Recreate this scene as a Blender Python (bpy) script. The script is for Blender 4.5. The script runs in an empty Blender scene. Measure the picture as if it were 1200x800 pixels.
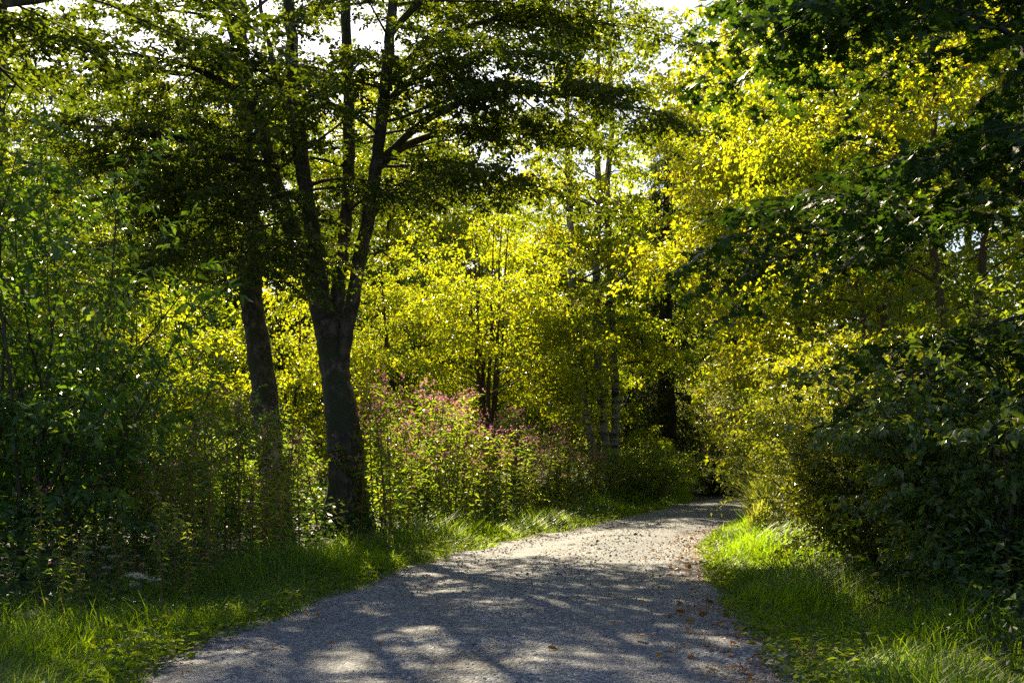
import bpy, math
import numpy as np
from mathutils import Vector, Matrix

# ------------------------------------------------------------------ camera, sky, sun, exposure
SC = bpy.context.scene
COL = SC.collection
CAM_H, FPX, HORIZON = 1.4, 1333.0, 540.0          # eye height, focal length in photo pixels, horizon row
cam = bpy.data.cameras.new('camera'); cam_o = bpy.data.objects.new('camera', cam); COL.objects.link(cam_o)
cam.sensor_width = 36.0; cam.lens = 36.0 * FPX / 1200.0
cam.shift_y = (HORIZON - 400.0) / 1200.0
cam.clip_start = 0.1; cam.clip_end = 2000.0
cam_o.location = (0, 0, CAM_H); cam_o.rotation_euler = (math.radians(90), 0, 0)
SC.camera = cam_o

SUN_AZ, SUN_EL = -17.0, 37.0                      # degrees; azimuth from +Y, negative = to the left
world = bpy.data.worlds.new('World'); SC.world = world; world.use_nodes = True
wn = world.node_tree.nodes; wl = world.node_tree.links
sky = wn.new('ShaderNodeTexSky'); sky.sky_type = 'NISHITA'; sky.sun_disc = False
sky.sun_elevation = math.radians(SUN_EL); sky.sun_rotation = math.radians(SUN_AZ)
sky.air_density = 1.0; sky.dust_density = 1.5; sky.ozone_density = 1.2
wl.new(sky.outputs[0], wn['Background'].inputs[0]); wn['Background'].inputs[1].default_value = 0.055
sl = bpy.data.lights.new('sun', 'SUN'); sl.energy = 5.0; sl.angle = math.radians(0.53); sl.color = (1.0, 0.84, 0.54)
sun_o = bpy.data.objects.new('sun', sl); COL.objects.link(sun_o)
_az, _el = math.radians(SUN_AZ), math.radians(SUN_EL)
SUN_DIR = Vector((math.sin(_az) * math.cos(_el), math.cos(_az) * math.cos(_el), math.sin(_el)))
sun_o.rotation_euler = (-SUN_DIR).to_track_quat('-Z', 'Y').to_euler(); sun_o.location = SUN_DIR * 60
SC.view_settings.view_transform = 'Standard'; SC.view_settings.look = 'None'
SC.view_settings.exposure = 1.78; SC.view_settings.gamma = 1.0; SC.view_settings.use_curve_mapping = False
SC.cycles.max_bounces = 8; SC.cycles.diffuse_bounces = 2; SC.cycles.transmission_bounces = 6; SC.cycles.glossy_bounces = 2
SC.cycles.use_denoising = False
SC.cycles.sample_clamp_indirect = 6.0

# ------------------------------------------------------------------ helpers
def px(x, y, Y):
    """Photo pixel at depth Y -> world point."""
    return np.array([(x - 600.0) / FPX * Y, Y, CAM_H + (HORIZON - y) / FPX * Y])

def nrm(v):
    v = np.asarray(v, float)
    return v / np.maximum(np.linalg.norm(v, axis=-1, keepdims=True), 1e-9)

def mesh_np(name, V, F, mat, attr=None, smooth=False):
    """Mesh from vertex array and face array (n,k)."""
    V = np.ascontiguousarray(V, np.float32); F = np.ascontiguousarray(F, np.int32)
    me = bpy.data.meshes.new(name)
    n, k = F.shape
    me.vertices.add(len(V)); me.vertices.foreach_set('co', V.ravel())
    me.loops.add(n * k); me.loops.foreach_set('vertex_index', F.ravel())
    me.polygons.add(n); me.polygons.foreach_set('loop_start', np.arange(0, n * k, k, dtype=np.int32))
    if smooth: me.polygons.foreach_set('use_smooth', np.ones(n, bool))
    else: me.polygons.foreach_set('use_smooth', np.zeros(n, bool))
    me.update(calc_edges=True)
    if attr is not None:
        a = me.attributes.new('rnd', 'FLOAT', 'FACE'); a.data.foreach_set('value', np.ascontiguousarray(attr, np.float32))
    me.materials.append(mat)
    return me

def link(name, data, parent=None, kind=None, label=None):
    o = bpy.data.objects.new(name, data); COL.objects.link(o)
    if parent is not None: o.parent = parent
    if kind: o['kind'] = kind
    if label: o['label'] = label
    return o

def thing(name, label, cat, loc=(0, 0, 0), group=None):
    o = bpy.data.objects.new(name, None); COL.objects.link(o)
    o.empty_display_size = 0.2
    o.location = loc; o['label'] = label; o['category'] = cat
    if group: o['group'] = group
    return o

def copy_tree(o, parent=None):
    c = o.copy(); COL.objects.link(c)
    if parent is not None: c.parent = parent
    for ch in list(o.children): copy_tree(ch, c)
    return c

# ---- branch and leaf builders (numpy) ----
class Wood:
    def __init__(s): s.V = []; s.F = []; s.n = 0
    def tube(s, pts, rad, sides=6, rough=0.):
        pts = np.asarray(pts, float); rad = np.asarray(rad, float)
        t = nrm(np.gradient(pts, axis=0))
        ref = np.array([0, 0, 1.0]) if abs(t[:, 2]).mean() < 0.8 else np.array([1.0, 0, 0])
        u = nrm(np.cross(t, ref)); w = np.cross(t, u)
        a = np.arange(sides) * 2 * math.pi / sides
        ring = pts[:, None, :] + rad[:, None, None] * (np.cos(a)[None, :, None] * u[:, None, :] + np.sin(a)[None, :, None] * w[:, None, :])
        m = len(pts)
        if rough:
            th = a[None, :]; zz = np.arange(m)[:, None]
            k = 1 + rough * (np.sin(th * 3 + zz * .35) * .5 + np.sin(th * 5 - zz * .22 + 1) * .35 + np.sin(th * 2 + zz * .9) * .3)
            ring = pts[:, None, :] + (ring - pts[:, None, :]) * k[..., None]
        i = np.arange(m - 1)[:, None]; j = np.arange(sides)[None, :]; j2 = (j + 1) % sides
        f = np.stack([i * sides + j, i * sides + j2, (i + 1) * sides + j2, (i + 1) * sides + j], -1).reshape(-1, 4) + s.n
        s.V.append(ring.reshape(-1, 3)); s.F.append(f); s.n += m * sides
    def mesh(s, name, mat):
        if not s.V: s.tube([(0, 0, 0), (0, 0, .01)], [.001, .001], 3)
        return mesh_np(name, np.concatenate(s.V), np.concatenate(s.F), mat, smooth=True)

def smooth_path(P, n):
    """Catmull-Rom through control points (with radius as extra columns)."""
    P = np.asarray(P, float); Q = np.vstack([2 * P[0] - P[1], P, 2 * P[-1] - P[-2]])
    out = []
    m = len(P) - 1
    for k in range(n):
        s = k / (n - 1) * m; i = min(int(s), m - 1); t = s - i
        a, b, c, d = Q[i], Q[i + 1], Q[i + 2], Q[i + 3]
        out.append(0.5 * ((2 * b) + (c - a) * t + (2 * a - 5 * b + 4 * c - d) * t * t + (3 * b - a - 3 * c + d) * t ** 3))
    return np.array(out)

def path(rng, p0, d0, L, n, lift=0.0, wob=0.12):
    p = np.array(p0, float); d = nrm(np.array(d0, float)); out = [p.copy()]
    st = L / (n - 1)
    for _ in range(n - 1):
        d = nrm(d + np.array([0, 0, lift / (n - 1)]) + rng.normal(0, wob, 3) * (1, 1, .6)); p = p + d * st; out.append(p.copy())
    return np.array(out)

def leaf_geo(P, D, N, L, W, fold=0.18, six=False, curl=0.0):
    """Folded leaf quads: base P, direction D, normal N, length L, width W (arrays)."""
    n = len(P); D = nrm(D); S = nrm(np.cross(D, N)); N = np.cross(S, D)
    L = np.broadcast_to(L, n)[:, None]; W = np.broadcast_to(W, n)[:, None]
    tip = P + D * L - N * L * curl
    if six:
        a, b = P + D * L * .28 + N * W * fold, P + D * L * .62 + N * W * fold - N * L * curl * .35
        V = np.stack([P, a + S * W * .44, b + S * W * .42, tip, b - S * W * .42, a - S * W * .44], 1).reshape(-1, 3)
        i = np.arange(n)[:, None] * 6
        F = np.concatenate([i + np.array([[0, 1, 2, 3]]), i + np.array([[0, 3, 4, 5]])], 1).reshape(-1, 4)
    else:
        c = P + D * L * .45 + N * W * fold
        V = np.stack([P, c + S * W * .5, tip, c - S * W * .5], 1).reshape(-1, 3)
        i = np.arange(n)[:, None] * 4
        F = np.concatenate([i + np.array([[0, 1, 2]]), i + np.array([[0, 2, 3]])], 1).reshape(-1, 3)
    return V, F

class Twigs:
    """Collects twigs; turns them into leaves all at once."""
    def __init__(s): s.p = []; s.d = []; s.l = []
    def add(s, p, d, l): s.p.append(p); s.d.append(d); s.l.append(l)
    def leaves(s, rng, per, leaf_len, ratio=.55, flat=.35, droop=.25, jit=.25, side=.9, sub=0, spread=.25):
        P0 = np.concatenate(s.p); D0 = nrm(np.concatenate(s.d)); LL = np.concatenate(s.l)
        if sub:
            m = len(P0); t = (np.arange(sub)[None] + rng.uniform(.1, .9, (m, sub))) / sub; sg = np.where(np.arange(sub) % 2, 1., -1.)[None] * np.ones((m, 1))
            sv = nrm(np.cross(D0, nrm(np.array([0, 0, 1.]) + rng.normal(0, flat, (m, 3)))))
            q = P0[:, None] + D0[:, None] * (t * LL[:, None])[..., None]
            e = D0[:, None] * .6 + sv[:, None] * (sg * .8)[..., None] + rng.normal(0, spread, q.shape)
            l = LL[:, None] * rng.uniform(.4, .8, (m, sub))
            P0 = np.concatenate([P0, q.reshape(-1, 3)]); D0 = np.concatenate([D0, nrm(e.reshape(-1, 3))]); LL = np.concatenate([LL, l.ravel()])
        n = len(P0)
        t = (np.arange(per)[None, :] + rng.uniform(.2, .8, (n, per))) / per
        sg = np.where(np.arange(per) % 2, 1.0, -1.0)[None, :] * np.ones((n, 1))
        nt = nrm(np.array([0, 0, 1.0]) + rng.normal(0, flat, (n, 3)))
        sd = nrm(np.cross(nt, D0))
        P = P0[:, None] + D0[:, None] * (t * LL[:, None])[..., None] - np.array([0, 0, 1.0]) * (t * t * LL[:, None] * droop)[..., None]
        P = P + rng.normal(0, .012, P.shape)
        D = D0[:, None] * .6 + sd[:, None] * (sg * side)[..., None] + rng.normal(0, jit, P.shape) - np.array([0, 0, droop])
        N = nt[:, None] + rng.normal(0, jit, P.shape)
        L = leaf_len * rng.uniform(.5, 1.35, (n, per))
        return P.reshape(-1, 3), nrm(D.reshape(-1, 3)), nrm(N.reshape(-1, 3)), L.ravel(), L.ravel() * ratio

def foliage(name, arr, mat, rng, parent, kind='stuff', six=False, curl=.1):
    P, D, N, L, W = arr
    V, F = leaf_geo(P, D, N, L, W, six=six, curl=curl)
    r = np.repeat(rng.uniform(0, 1, len(P)), 2)
    return link(name, mesh_np(name, V, F, mat, r), parent, kind)

def bough(rng, W, T, p0, d0, L, r0, lift=-.25, sec_gap=.33, twig_gap=.16, twig_len=.4, first=.2, wob=.1, updown=.12, sides=6, sec_ratio=.42):
    """A limb with side branches in a roughly level plane, twigs on them."""
    n = max(5, int(L / .5) + 2)
    pts = path(rng, p0, d0, L, n, lift, wob)
    W.tube(pts, np.linspace(r0, max(.006, r0 * .18), n), sides)
    tang = nrm(np.gradient(pts, axis=0))
    ns = max(3, int(L * (1 - first) / sec_gap))
    for k in range(ns):
        t = first + (1 - first) * (k + rng.uniform(.2, .8)) / ns
        f = t * (n - 1); i = min(int(f), n - 2); q = pts[i] + (pts[i + 1] - pts[i]) * (f - i); tg = tang[i]
        sdv = nrm(np.cross(tg, [0, 0, 1.0])); a = math.radians(rng.uniform(35, 68)); sg = 1 if k % 2 else -1
        d = tg * math.cos(a) + sdv * sg * math.sin(a) + np.array([0, 0, rng.normal(0, updown)])
        l2 = (L * sec_ratio * (1 - .65 * t) + .35) * rng.uniform(.7, 1.2)
        m = max(4, int(l2 / .4) + 2)
        p2 = path(rng, q, d, l2, m, lift * .8, wob)
        W.tube(p2, np.linspace(max(.007, r0 * .22), .004, m), 4)
        nt = max(3, int(l2 / twig_gap))
        u = (np.arange(nt) + rng.uniform(.2, .8, nt)) / nt * (m - 1); i2 = np.minimum(u.astype(int), m - 2)
        qp = p2[i2] + (p2[i2 + 1] - p2[i2]) * (u - i2)[:, None]; tg2 = nrm(p2[i2 + 1] - p2[i2])
        s2 = nrm(np.cross(tg2, [0, 0, 1.0])); sg2 = np.where(np.arange(nt) % 2, 1., -1.)[:, None]
        d2 = tg2 * .7 + s2 * sg2 * .75 + rng.normal(0, .16, (nt, 3)); T.add(qp, d2, twig_len * rng.uniform(.6, 1.2, nt))
    T.add(pts[-1:], tang[-1:], np.array([twig_len]))
    return pts

# ------------------------------------------------------------------ materials
def nodes(name):
    m = bpy.data.materials.new(name); m.use_nodes = True
    t = m.node_tree; t.nodes.clear()
    return m, t.nodes, t.links

def ramp(N, stops):
    r = N.new('ShaderNodeValToRGB'); e = r.color_ramp.elements
    while len(e) < len(stops): e.new(.5)
    for x, (p, c) in zip(e, stops): x.position = p; x.color = (*c, 1)
    return r

def leaf_mat(name, refl, trans, rough=.32, spec=.5, mixt=.5, hue=.35):
    """refl / trans: lists of (position, colour) over the per-leaf random value."""
    m, N, L = nodes(name)
    a = N.new('ShaderNodeAttribute'); a.attribute_name = 'rnd'
    oi = N.new('ShaderNodeObjectInfo')
    ad = N.new('ShaderNodeMath'); ad.operation = 'MULTIPLY_ADD'; ad.inputs[1].default_value = 1 - hue
    ml = N.new('ShaderNodeMath'); ml.operation = 'MULTIPLY'; ml.inputs[1].default_value = hue
    L.new(oi.outputs['Random'], ml.inputs[0]); L.new(a.outputs['Fac'], ad.inputs[0]); L.new(ml.outputs[0], ad.inputs[2])
    r1, r2 = ramp(N, refl), ramp(N, trans)
    L.new(ad.outputs[0], r1.inputs[0]); L.new(ad.outputs[0], r2.inputs[0])
    d = N.new('ShaderNodeBsdfDiffuse'); t = N.new('ShaderNodeBsdfTranslucent')
    L.new(r1.outputs[0], d.inputs[0]); L.new(r2.outputs[0], t.inputs[0])
    x = N.new('ShaderNodeMixShader'); x.inputs[0].default_value = mixt
    L.new(d.outputs[0], x.inputs[1]); L.new(t.outputs[0], x.inputs[2])
    g = N.new('ShaderNodeBsdfGlossy'); g.inputs['Roughness'].default_value = rough; g.inputs[0].default_value = (1, 1, 1, 1)
    fr = N.new('ShaderNodeFresnel'); fr.inputs[0].default_value = 1.45
    ge = N.new('ShaderNodeNewGeometry'); io = N.new('ShaderNodeMath'); io.operation = 'MULTIPLY_ADD'; io.inputs[1].default_value = 1 / 1.45 - 1.45; io.inputs[2].default_value = 1.45
    L.new(ge.outputs['Backfacing'], io.inputs[0]); L.new(io.outputs[0], fr.inputs[0])
    fm = N.new('ShaderNodeMath'); fm.operation = 'MULTIPLY'; fm.inputs[1].default_value = spec
    L.new(fr.outputs[0], fm.inputs[0])
    y = N.new('ShaderNodeMixShader'); L.new(fm.outputs[0], y.inputs[0]); L.new(x.outputs[0], y.inputs[1]); L.new(g.outputs[0], y.inputs[2])
    o = N.new('ShaderNodeOutputMaterial'); L.new(y.outputs[0], o.inputs[0])
    return m

def bark_mat(name, stops, scale=(14, 14, 3), bump=.6, spots=None):
    m, N, L = nodes(name)
    tc = N.new('ShaderNodeTexCoord'); mp = N.new('ShaderNodeMapping'); mp.inputs['Scale'].default_value = scale
    L.new(tc.outputs['Object'], mp.inputs[0])
    nz = N.new('ShaderNodeTexNoise'); nz.inputs['Scale'].default_value = 1.0; nz.inputs['Detail'].default_value = 8; nz.inputs['Roughness'].default_value = .7
    L.new(mp.outputs[0], nz.inputs['Vector'])
    r = ramp(N, stops); L.new(nz.outputs[0], r.inputs[0]); colr = r.outputs[0]
    if spots:
        n2 = N.new('ShaderNodeTexNoise'); n2.inputs['Scale'].default_value = 2.3; n2.inputs['Detail'].default_value = 5
        L.new(tc.outputs['Object'], n2.inputs['Vector'])
        r2 = ramp(N, [(.48, (0, 0, 0)), (.56, (1, 1, 1))]); L.new(n2.outputs[0], r2.inputs[0])
        mx = N.new('ShaderNodeMixRGB'); L.new(r2.outputs[0], mx.inputs[0]); L.new(colr, mx.inputs[1]); mx.inputs[2].default_value = (*spots, 1); colr = mx.outputs[0]
    b = N.new('ShaderNodeBsdfPrincipled'); b.inputs['Roughness'].default_value = .85; L.new(colr, b.inputs['Base Color'])
    bp = N.new('ShaderNodeBump'); bp.inputs['Strength'].default_value = bump; bp.inputs['Distance'].default_value = .03
    L.new(nz.outputs[0], bp.inputs['Height']); L.new(bp.outputs[0], b.inputs['Normal'])
    o = N.new('ShaderNodeOutputMaterial'); L.new(b.outputs[0], o.inputs[0])
    return m

GREEN_R = [(0, (.025, .06, .010)), (.6, (.045, .095, .014)), (.93, (.075, .11, .015)), (1, (.16, .10, .015))]
GREEN_T = [(0, (.20, .32, .008)), (.5, (.37, .48, .010)), (.93, (.54, .54, .012)), (1, (.64, .42, .010))]
YEL_R = [(0, (.03, .065, .010)), (.5, (.05, .085, .012)), (1, (.09, .095, .012))]
YEL_T = [(0, (.16, .28, .006)), (.35, (.38, .48, .008)), (.78, (.62, .63, .010)), (1, (.84, .60, .012))]
M = {}
M['hornbeam'] = leaf_mat('hornbeam_leaf', [(0, (.014, .032, .007)), (.7, (.026, .054, .010)), (.96, (.04, .065, .010)), (1, (.15, .08, .012))],
                         [(0, (.07, .12, .004)), (.6, (.15, .21, .006)), (.93, (.30, .34, .01)), (1, (.6, .36, .01))], rough=.38, spec=.4)
M['green'] = leaf_mat('green_leaf', GREEN_R, GREEN_T, mixt=.58)
M['yellow'] = leaf_mat('yellow_green_leaf', YEL_R, YEL_T, mixt=.62)
M['glossy'] = leaf_mat('glossy_leaf', [(0, (.03, .055, .012)), (.7, (.05, .085, .02)), (1, (.10, .10, .03))],
                       [(0, (.22, .28, .01)), (.6, (.40, .42, .012)), (1, (.55, .48, .02))], rough=.27, spec=1.0, mixt=.56)
M['dark'] = leaf_mat('dark_leaf', [(0, (.014, .04, .010)), (.7, (.028, .07, .014)), (1, (.06, .09, .02))],
                     [(0, (.03, .075, .005)), (.7, (.075, .145, .007)), (1, (.26, .28, .012))], rough=.45, spec=.32)
M['balsam'] = leaf_mat('balsam_leaf', [(0, (.03, .075, .02)), (.7, (.055, .11, .03)), (1, (.10, .12, .03))],
                       [(0, (.18, .32, .012)), (.6, (.34, .46, .018)), (1, (.58, .50, .03))], rough=.36, spec=.7, mixt=.56)
M['shrub'] = leaf_mat('shrub_leaf', [(0, (.03, .085, .018)), (.7, (.05, .12, .022)), (1, (.09, .13, .02))],
                      [(0, (.12, .26, .01)), (.6, (.22, .35, .012)), (1, (.42, .42, .015))], rough=.36, spec=.7)
M['spruce'] = leaf_mat('spruce_needle', [(0, (.012, .03, .012)), (1, (.03, .055, .016))], [(0, (.04, .07, .008)), (1, (.09, .13, .01))], rough=.5, spec=.3, mixt=.35)
M['grass'] = leaf_mat('grass_blade', [(0, (.03, .08, .010)), (.8, (.06, .125, .012)), (.93, (.08, .13, .015)), (1, (.20, .17, .06))],
                      [(0, (.20, .40, .006)), (.7, (.38, .56, .008)), (1, (.55, .52, .04))], rough=.45, spec=.3, mixt=.56)
M['reed'] = leaf_mat('reed_blade', [(0, (.05, .10, .02)), (1, (.12, .14, .04))], [(0, (.28, .38, .02)), (1, (.5, .48, .06))], rough=.35, spec=.6)
M['herb'] = leaf_mat('herb_leaf', [(0, (.03, .08, .015)), (1, (.07, .12, .02))], [(0, (.14, .28, .01)), (1, (.34, .40, .015))], rough=.55, spec=.2)
M['bramble'] = leaf_mat('bramble_leaf', [(0, (.025, .06, .018)), (.7, (.05, .10, .025)), (1, (.10, .12, .03))], [(0, (.12, .22, .008)), (.7, (.24, .34, .01)), (1, (.46, .44, .015))], rough=.34, spec=.9, mixt=.55)
M['pink'] = leaf_mat('pink_petal', [(0, (.28, .07, .15)), (1, (.45, .22, .28))], [(0, (.38, .10, .2)), (1, (.55, .28, .34))], rough=.5, spec=.2)
M['white'] = leaf_mat('white_floret', [(0, (.55, .55, .45)), (1, (.75, .75, .66))], [(0, (.5, .5, .4)), (1, (.6, .6, .5))], rough=.6, spec=.1)
M['silver'] = leaf_mat('grey_green_leaf', [(0, (.09, .12, .06)), (1, (.18, .20, .12))], [(0, (.24, .28, .06)), (1, (.40, .40, .14))], rough=.35, spec=.7)
M['fall'] = leaf_mat('fallen_leaf_skin', [(0, (.16, .06, .012)), (.4, (.30, .12, .015)), (.7, (.42, .20, .02)), (1, (.12, .07, .03))],
                     [(0, (.2, .07, .01)), (.5, (.4, .16, .01)), (1, (.2, .1, .03))], rough=.5, spec=.4, mixt=.35, hue=.9)
M['far'] = leaf_mat('far_leaf', [(0, (.03, .06, .02)), (1, (.07, .10, .03))], [(0, (.10, .15, .02)), (1, (.20, .24, .03))], rough=.6, spec=.2)
M['bark'] = bark_mat('mossy_bark', [(.30, (.012, .010, .008)), (.46, (.04, .031, .022)), (.58, (.10, .08, .057)), (.72, (.24, .205, .16))], scale=(8, 8, 4.5), spots=(.03, .036, .012), bump=1.0)
M['bark2'] = bark_mat('brown_bark', [(.3, (.03, .02, .012)), (.55, (.10, .065, .035)), (.8, (.17, .12, .07))])
M['sprucebark'] = bark_mat('spruce_bark', [(.3, (.012, .009, .007)), (.7, (.05, .035, .025))], scale=(9, 9, 4))
M['birch'] = bark_mat('birch_bark', [(.42, (.025, .022, .02)), (.5, (.22, .21, .195)), (.72, (.42, .40, .37))], scale=(2.2, 2.2, 9), bump=.3)
M['stem'] = bark_mat('balsam_stem', [(.3, (.14, .045, .02)), (.7, (.26, .14, .05))], scale=(6, 6, 2), bump=.1)
M['twig'] = bark_mat('twig_bark', [(.3, (.03, .022, .014)), (.7, (.09, .07, .04))], bump=.2)
M['greenstem'] = bark_mat('green_stem', [(.3, (.06, .09, .02)), (.7, (.14, .13, .03))], bump=.1)

def gravel_mat():
    m, N, L = nodes('gravel')
    tc = N.new('ShaderNodeTexCoord')
    v = N.new('ShaderNodeTexVoronoi'); v.inputs['Scale'].default_value = 42; L.new(tc.outputs['Object'], v.inputs['Vector'])
    v2 = N.new('ShaderNodeTexVoronoi'); v2.inputs['Scale'].default_value = 95; L.new(tc.outputs['Object'], v2.inputs['Vector'])
    sep = N.new('ShaderNodeSeparateColor'); L.new(v.outputs['Color'], sep.inputs[0])
    r = ramp(N, [(0, (.035, .041, .060)), (.45, (.10, .112, .15)), (.8, (.185, .192, .235)), (1, (.44, .44, .46))]); L.new(sep.outputs[0], r.inputs[0])
    big = N.new('ShaderNodeTexNoise'); big.inputs['Scale'].default_value = 1.1; big.inputs['Detail'].default_value = 6; L.new(tc.outputs['Object'], big.inputs['Vector'])
    rb = ramp(N, [(.3, (.62, .60, .60)), (.5, (.95, .95, .97)), (.7, (1.2, 1.2, 1.22))]); L.new(big.outputs[0], rb.inputs[0])
    mu = N.new('ShaderNodeMixRGB'); mu.blend_type = 'MULTIPLY'; mu.inputs[0].default_value = 1; L.new(r.outputs[0], mu.inputs[1]); L.new(rb.outputs[0], mu.inputs[2])
    at = N.new('ShaderNodeAttribute'); at.attribute_name = 'edge'
    n3 = N.new('ShaderNodeTexNoise'); n3.inputs['Scale'].default_value = 2.5; n3.inputs['Detail'].default_value = 7; L.new(tc.outputs['Object'], n3.inputs['Vector'])
    am = N.new('ShaderNodeMath'); am.operation = 'ADD'; L.new(at.outputs['Fac'], am.inputs[0]); L.new(n3.outputs[0], am.inputs[1])
    re = ramp(N, [(.95, (0, 0, 0)), (1.0, (1, 1, 1))]); re.color_ramp.elements[0].position = .9
    sb = N.new('ShaderNodeMath'); sb.operation = 'MULTIPLY'; sb.inputs[1].default_value = .75; L.new(am.outputs[0], sb.inputs[0]); L.new(sb.outputs[0], re.inputs[0])
    mx = N.new('ShaderNodeMixRGB'); L.new(re.outputs[0], mx.inputs[0]); L.new(mu.outputs[0], mx.inputs[1]); mx.inputs[2].default_value = (.075, .055, .035, 1)
    tk = N.new('ShaderNodeAttribute'); tk.attribute_name = 'track'          # packed fines in the wheel tracks
    tm = N.new('ShaderNodeMath'); tm.operation = 'MULTIPLY'; tm.inputs[1].default_value = .55; L.new(tk.outputs['Fac'], tm.inputs[0])
    tx = N.new('ShaderNodeMixRGB'); L.new(tm.outputs[0], tx.inputs[0]); L.new(mx.outputs[0], tx.inputs[1]); tx.inputs[2].default_value = (.12, .13, .168, 1); mx = tx
    b = N.new('ShaderNodeBsdfPrincipled'); b.inputs['Roughness'].default_value = .75; L.new(mx.outputs[0], b.inputs['Base Color'])
    b1 = N.new('ShaderNodeBump'); b1.inputs['Strength'].default_value = .9; b1.inputs['Distance'].default_value = .022; b1.invert = True; L.new(v.outputs['Distance'], b1.inputs['Height'])
    b2 = N.new('ShaderNodeBump'); b2.inputs['Strength'].default_value = .7; b2.inputs['Distance'].default_value = .006; b2.invert = True; L.new(v2.outputs['Distance'], b2.inputs['Height'])
    L.new(b1.outputs[0], b2.inputs['Normal']); L.new(b2.outputs[0], b.inputs['Normal'])
    o = N.new('ShaderNodeOutputMaterial'); L.new(b.outputs[0], o.inputs[0]); return m
M['gravel'] = gravel_mat()

def simple_noise(name, stops, scale, rough=.9, bump=.5, dist=.03):
    m, N, L = nodes(name)
    tc = N.new('ShaderNodeTexCoord'); nz = N.new('ShaderNodeTexNoise'); nz.inputs['Scale'].default_value = scale; nz.inputs['Detail'].default_value = 9; nz.inputs['Roughness'].default_value = .65
    L.new(tc.outputs['Object'], nz.inputs['Vector']); r = ramp(N, stops); L.new(nz.outputs[0], r.inputs[0])
    b = N.new('ShaderNodeBsdfPrincipled'); b.inputs['Roughness'].default_value = rough; L.new(r.outputs[0], b.inputs['Base Color'])
    bp = N.new('ShaderNodeBump'); bp.inputs['Strength'].default_value = bump; bp.inputs['Distance'].default_value = dist; L.new(nz.outputs[0], bp.inputs['Height']); L.new(bp.outputs[0], b.inputs['Normal'])
    o = N.new('ShaderNodeOutputMaterial'); L.new(b.outputs[0], o.inputs[0]); return m
M['soil'] = simple_noise('forest_soil', [(.3, (.012, .012, .007)), (.5, (.028, .026, .013)), (.7, (.03, .045, .012))], 3.0)
M['hill'] = simple_noise('wooded_hill', [(.35, (.02, .035, .02)), (.65, (.06, .08, .035))], .12, bump=1, dist=2.0)
def stone_mat():
    m, N, L = nodes('stone')
    a = N.new('ShaderNodeAttribute'); a.attribute_name = 'rnd'
    r = ramp(N, [(0, (.09, .09, .10)), (.6, (.21, .21, .22)), (.92, (.32, .31, .30)), (1, (.55, .54, .52))]); L.new(a.outputs['Fac'], r.inputs[0])
    b = N.new('ShaderNodeBsdfPrincipled'); b.inputs['Roughness'].default_value = .7; L.new(r.outputs[0], b.inputs['Base Color'])
    o = N.new('ShaderNodeOutputMaterial'); L.new(b.outputs[0], o.inputs[0]); return m
M['stone'] = stone_mat()

# ------------------------------------------------------------------ the setting: ground, road, far hill
# road edges (Y, X_left, X_right) read off the photograph
RE = np.array([(2.0, -2.5, 1.75), (5.0, -2.42, 1.72), (7.2, -2.37, 1.78), (9.5, -2.2, 1.95), (12, -1.8, 2.2), (16.2, -1.05, 2.72), (19.5, -.05, 3.35),
               (24, 1.5, 4.6), (31, 3.75, 6.9), (36, 5.2, 8.6)])
left = [np.array((x, y)) for y, x, _ in RE] + [np.array(p) for p in ((6.6, 39.2), (8.6, 42), (12, 44), (18, 45), (28, 45))]
right = [np.array((x, y)) for y, _, x in RE] + [np.array(p) for p in ((9.3, 37.4), (10.4, 38.9), (13, 40.3), (18, 41.2), (28, 41.3))]
NR = 220
EL, ER = smooth_path(left, NR), smooth_path(right, NR)
CL = (EL + ER) / 2; HW = np.linalg.norm(EL - ER, axis=1) / 2

def road_rel(XY):
    """Distance beyond the road edge (negative = on the road) and side (-1 left, +1 right)."""
    XY = np.asarray(XY, float); d = np.empty(len(XY)); s = np.empty(len(XY))
    for a in range(0, len(XY), 20000):
        q = XY[a:a + 20000]
        dd = np.linalg.norm(q[:, None] - CL[None], axis=2); i = dd.argmin(1)
        j = np.clip(i, 1, NR - 2); tg = CL[j + 1] - CL[j - 1]; v = q - CL[i]
        s[a:a + 20000] = np.where(tg[:, 0] * v[:, 1] - tg[:, 1] * v[:, 0] > 0, -1, 1)
        d[a:a + 20000] = dd[np.arange(len(q)), i] - HW[i]
    return d, s

def hump(x, y):
    return (.5 * np.sin(x * .37 + 1.3) * np.cos(y * .29) + .3 * np.sin(x * .9 + y * .7) + .2 * np.sin(y * 1.3 - x * .5 + 2))

def ground_z(X, Y, d=None, s=None):
    X = np.asarray(X, float); Y = np.asarray(Y, float)
    if d is None: d, s = road_rel(np.stack([X, Y], 1))
    t = np.clip((d - .1) / 2.5, 0, 1)
    rise = np.where(s > 0, .10, .02) * np.clip(d - 1.2, 0, 5)
    return np.where(d < .12, -.07, .03 + t * (.09 * hump(X, Y) + rise)) 

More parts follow.
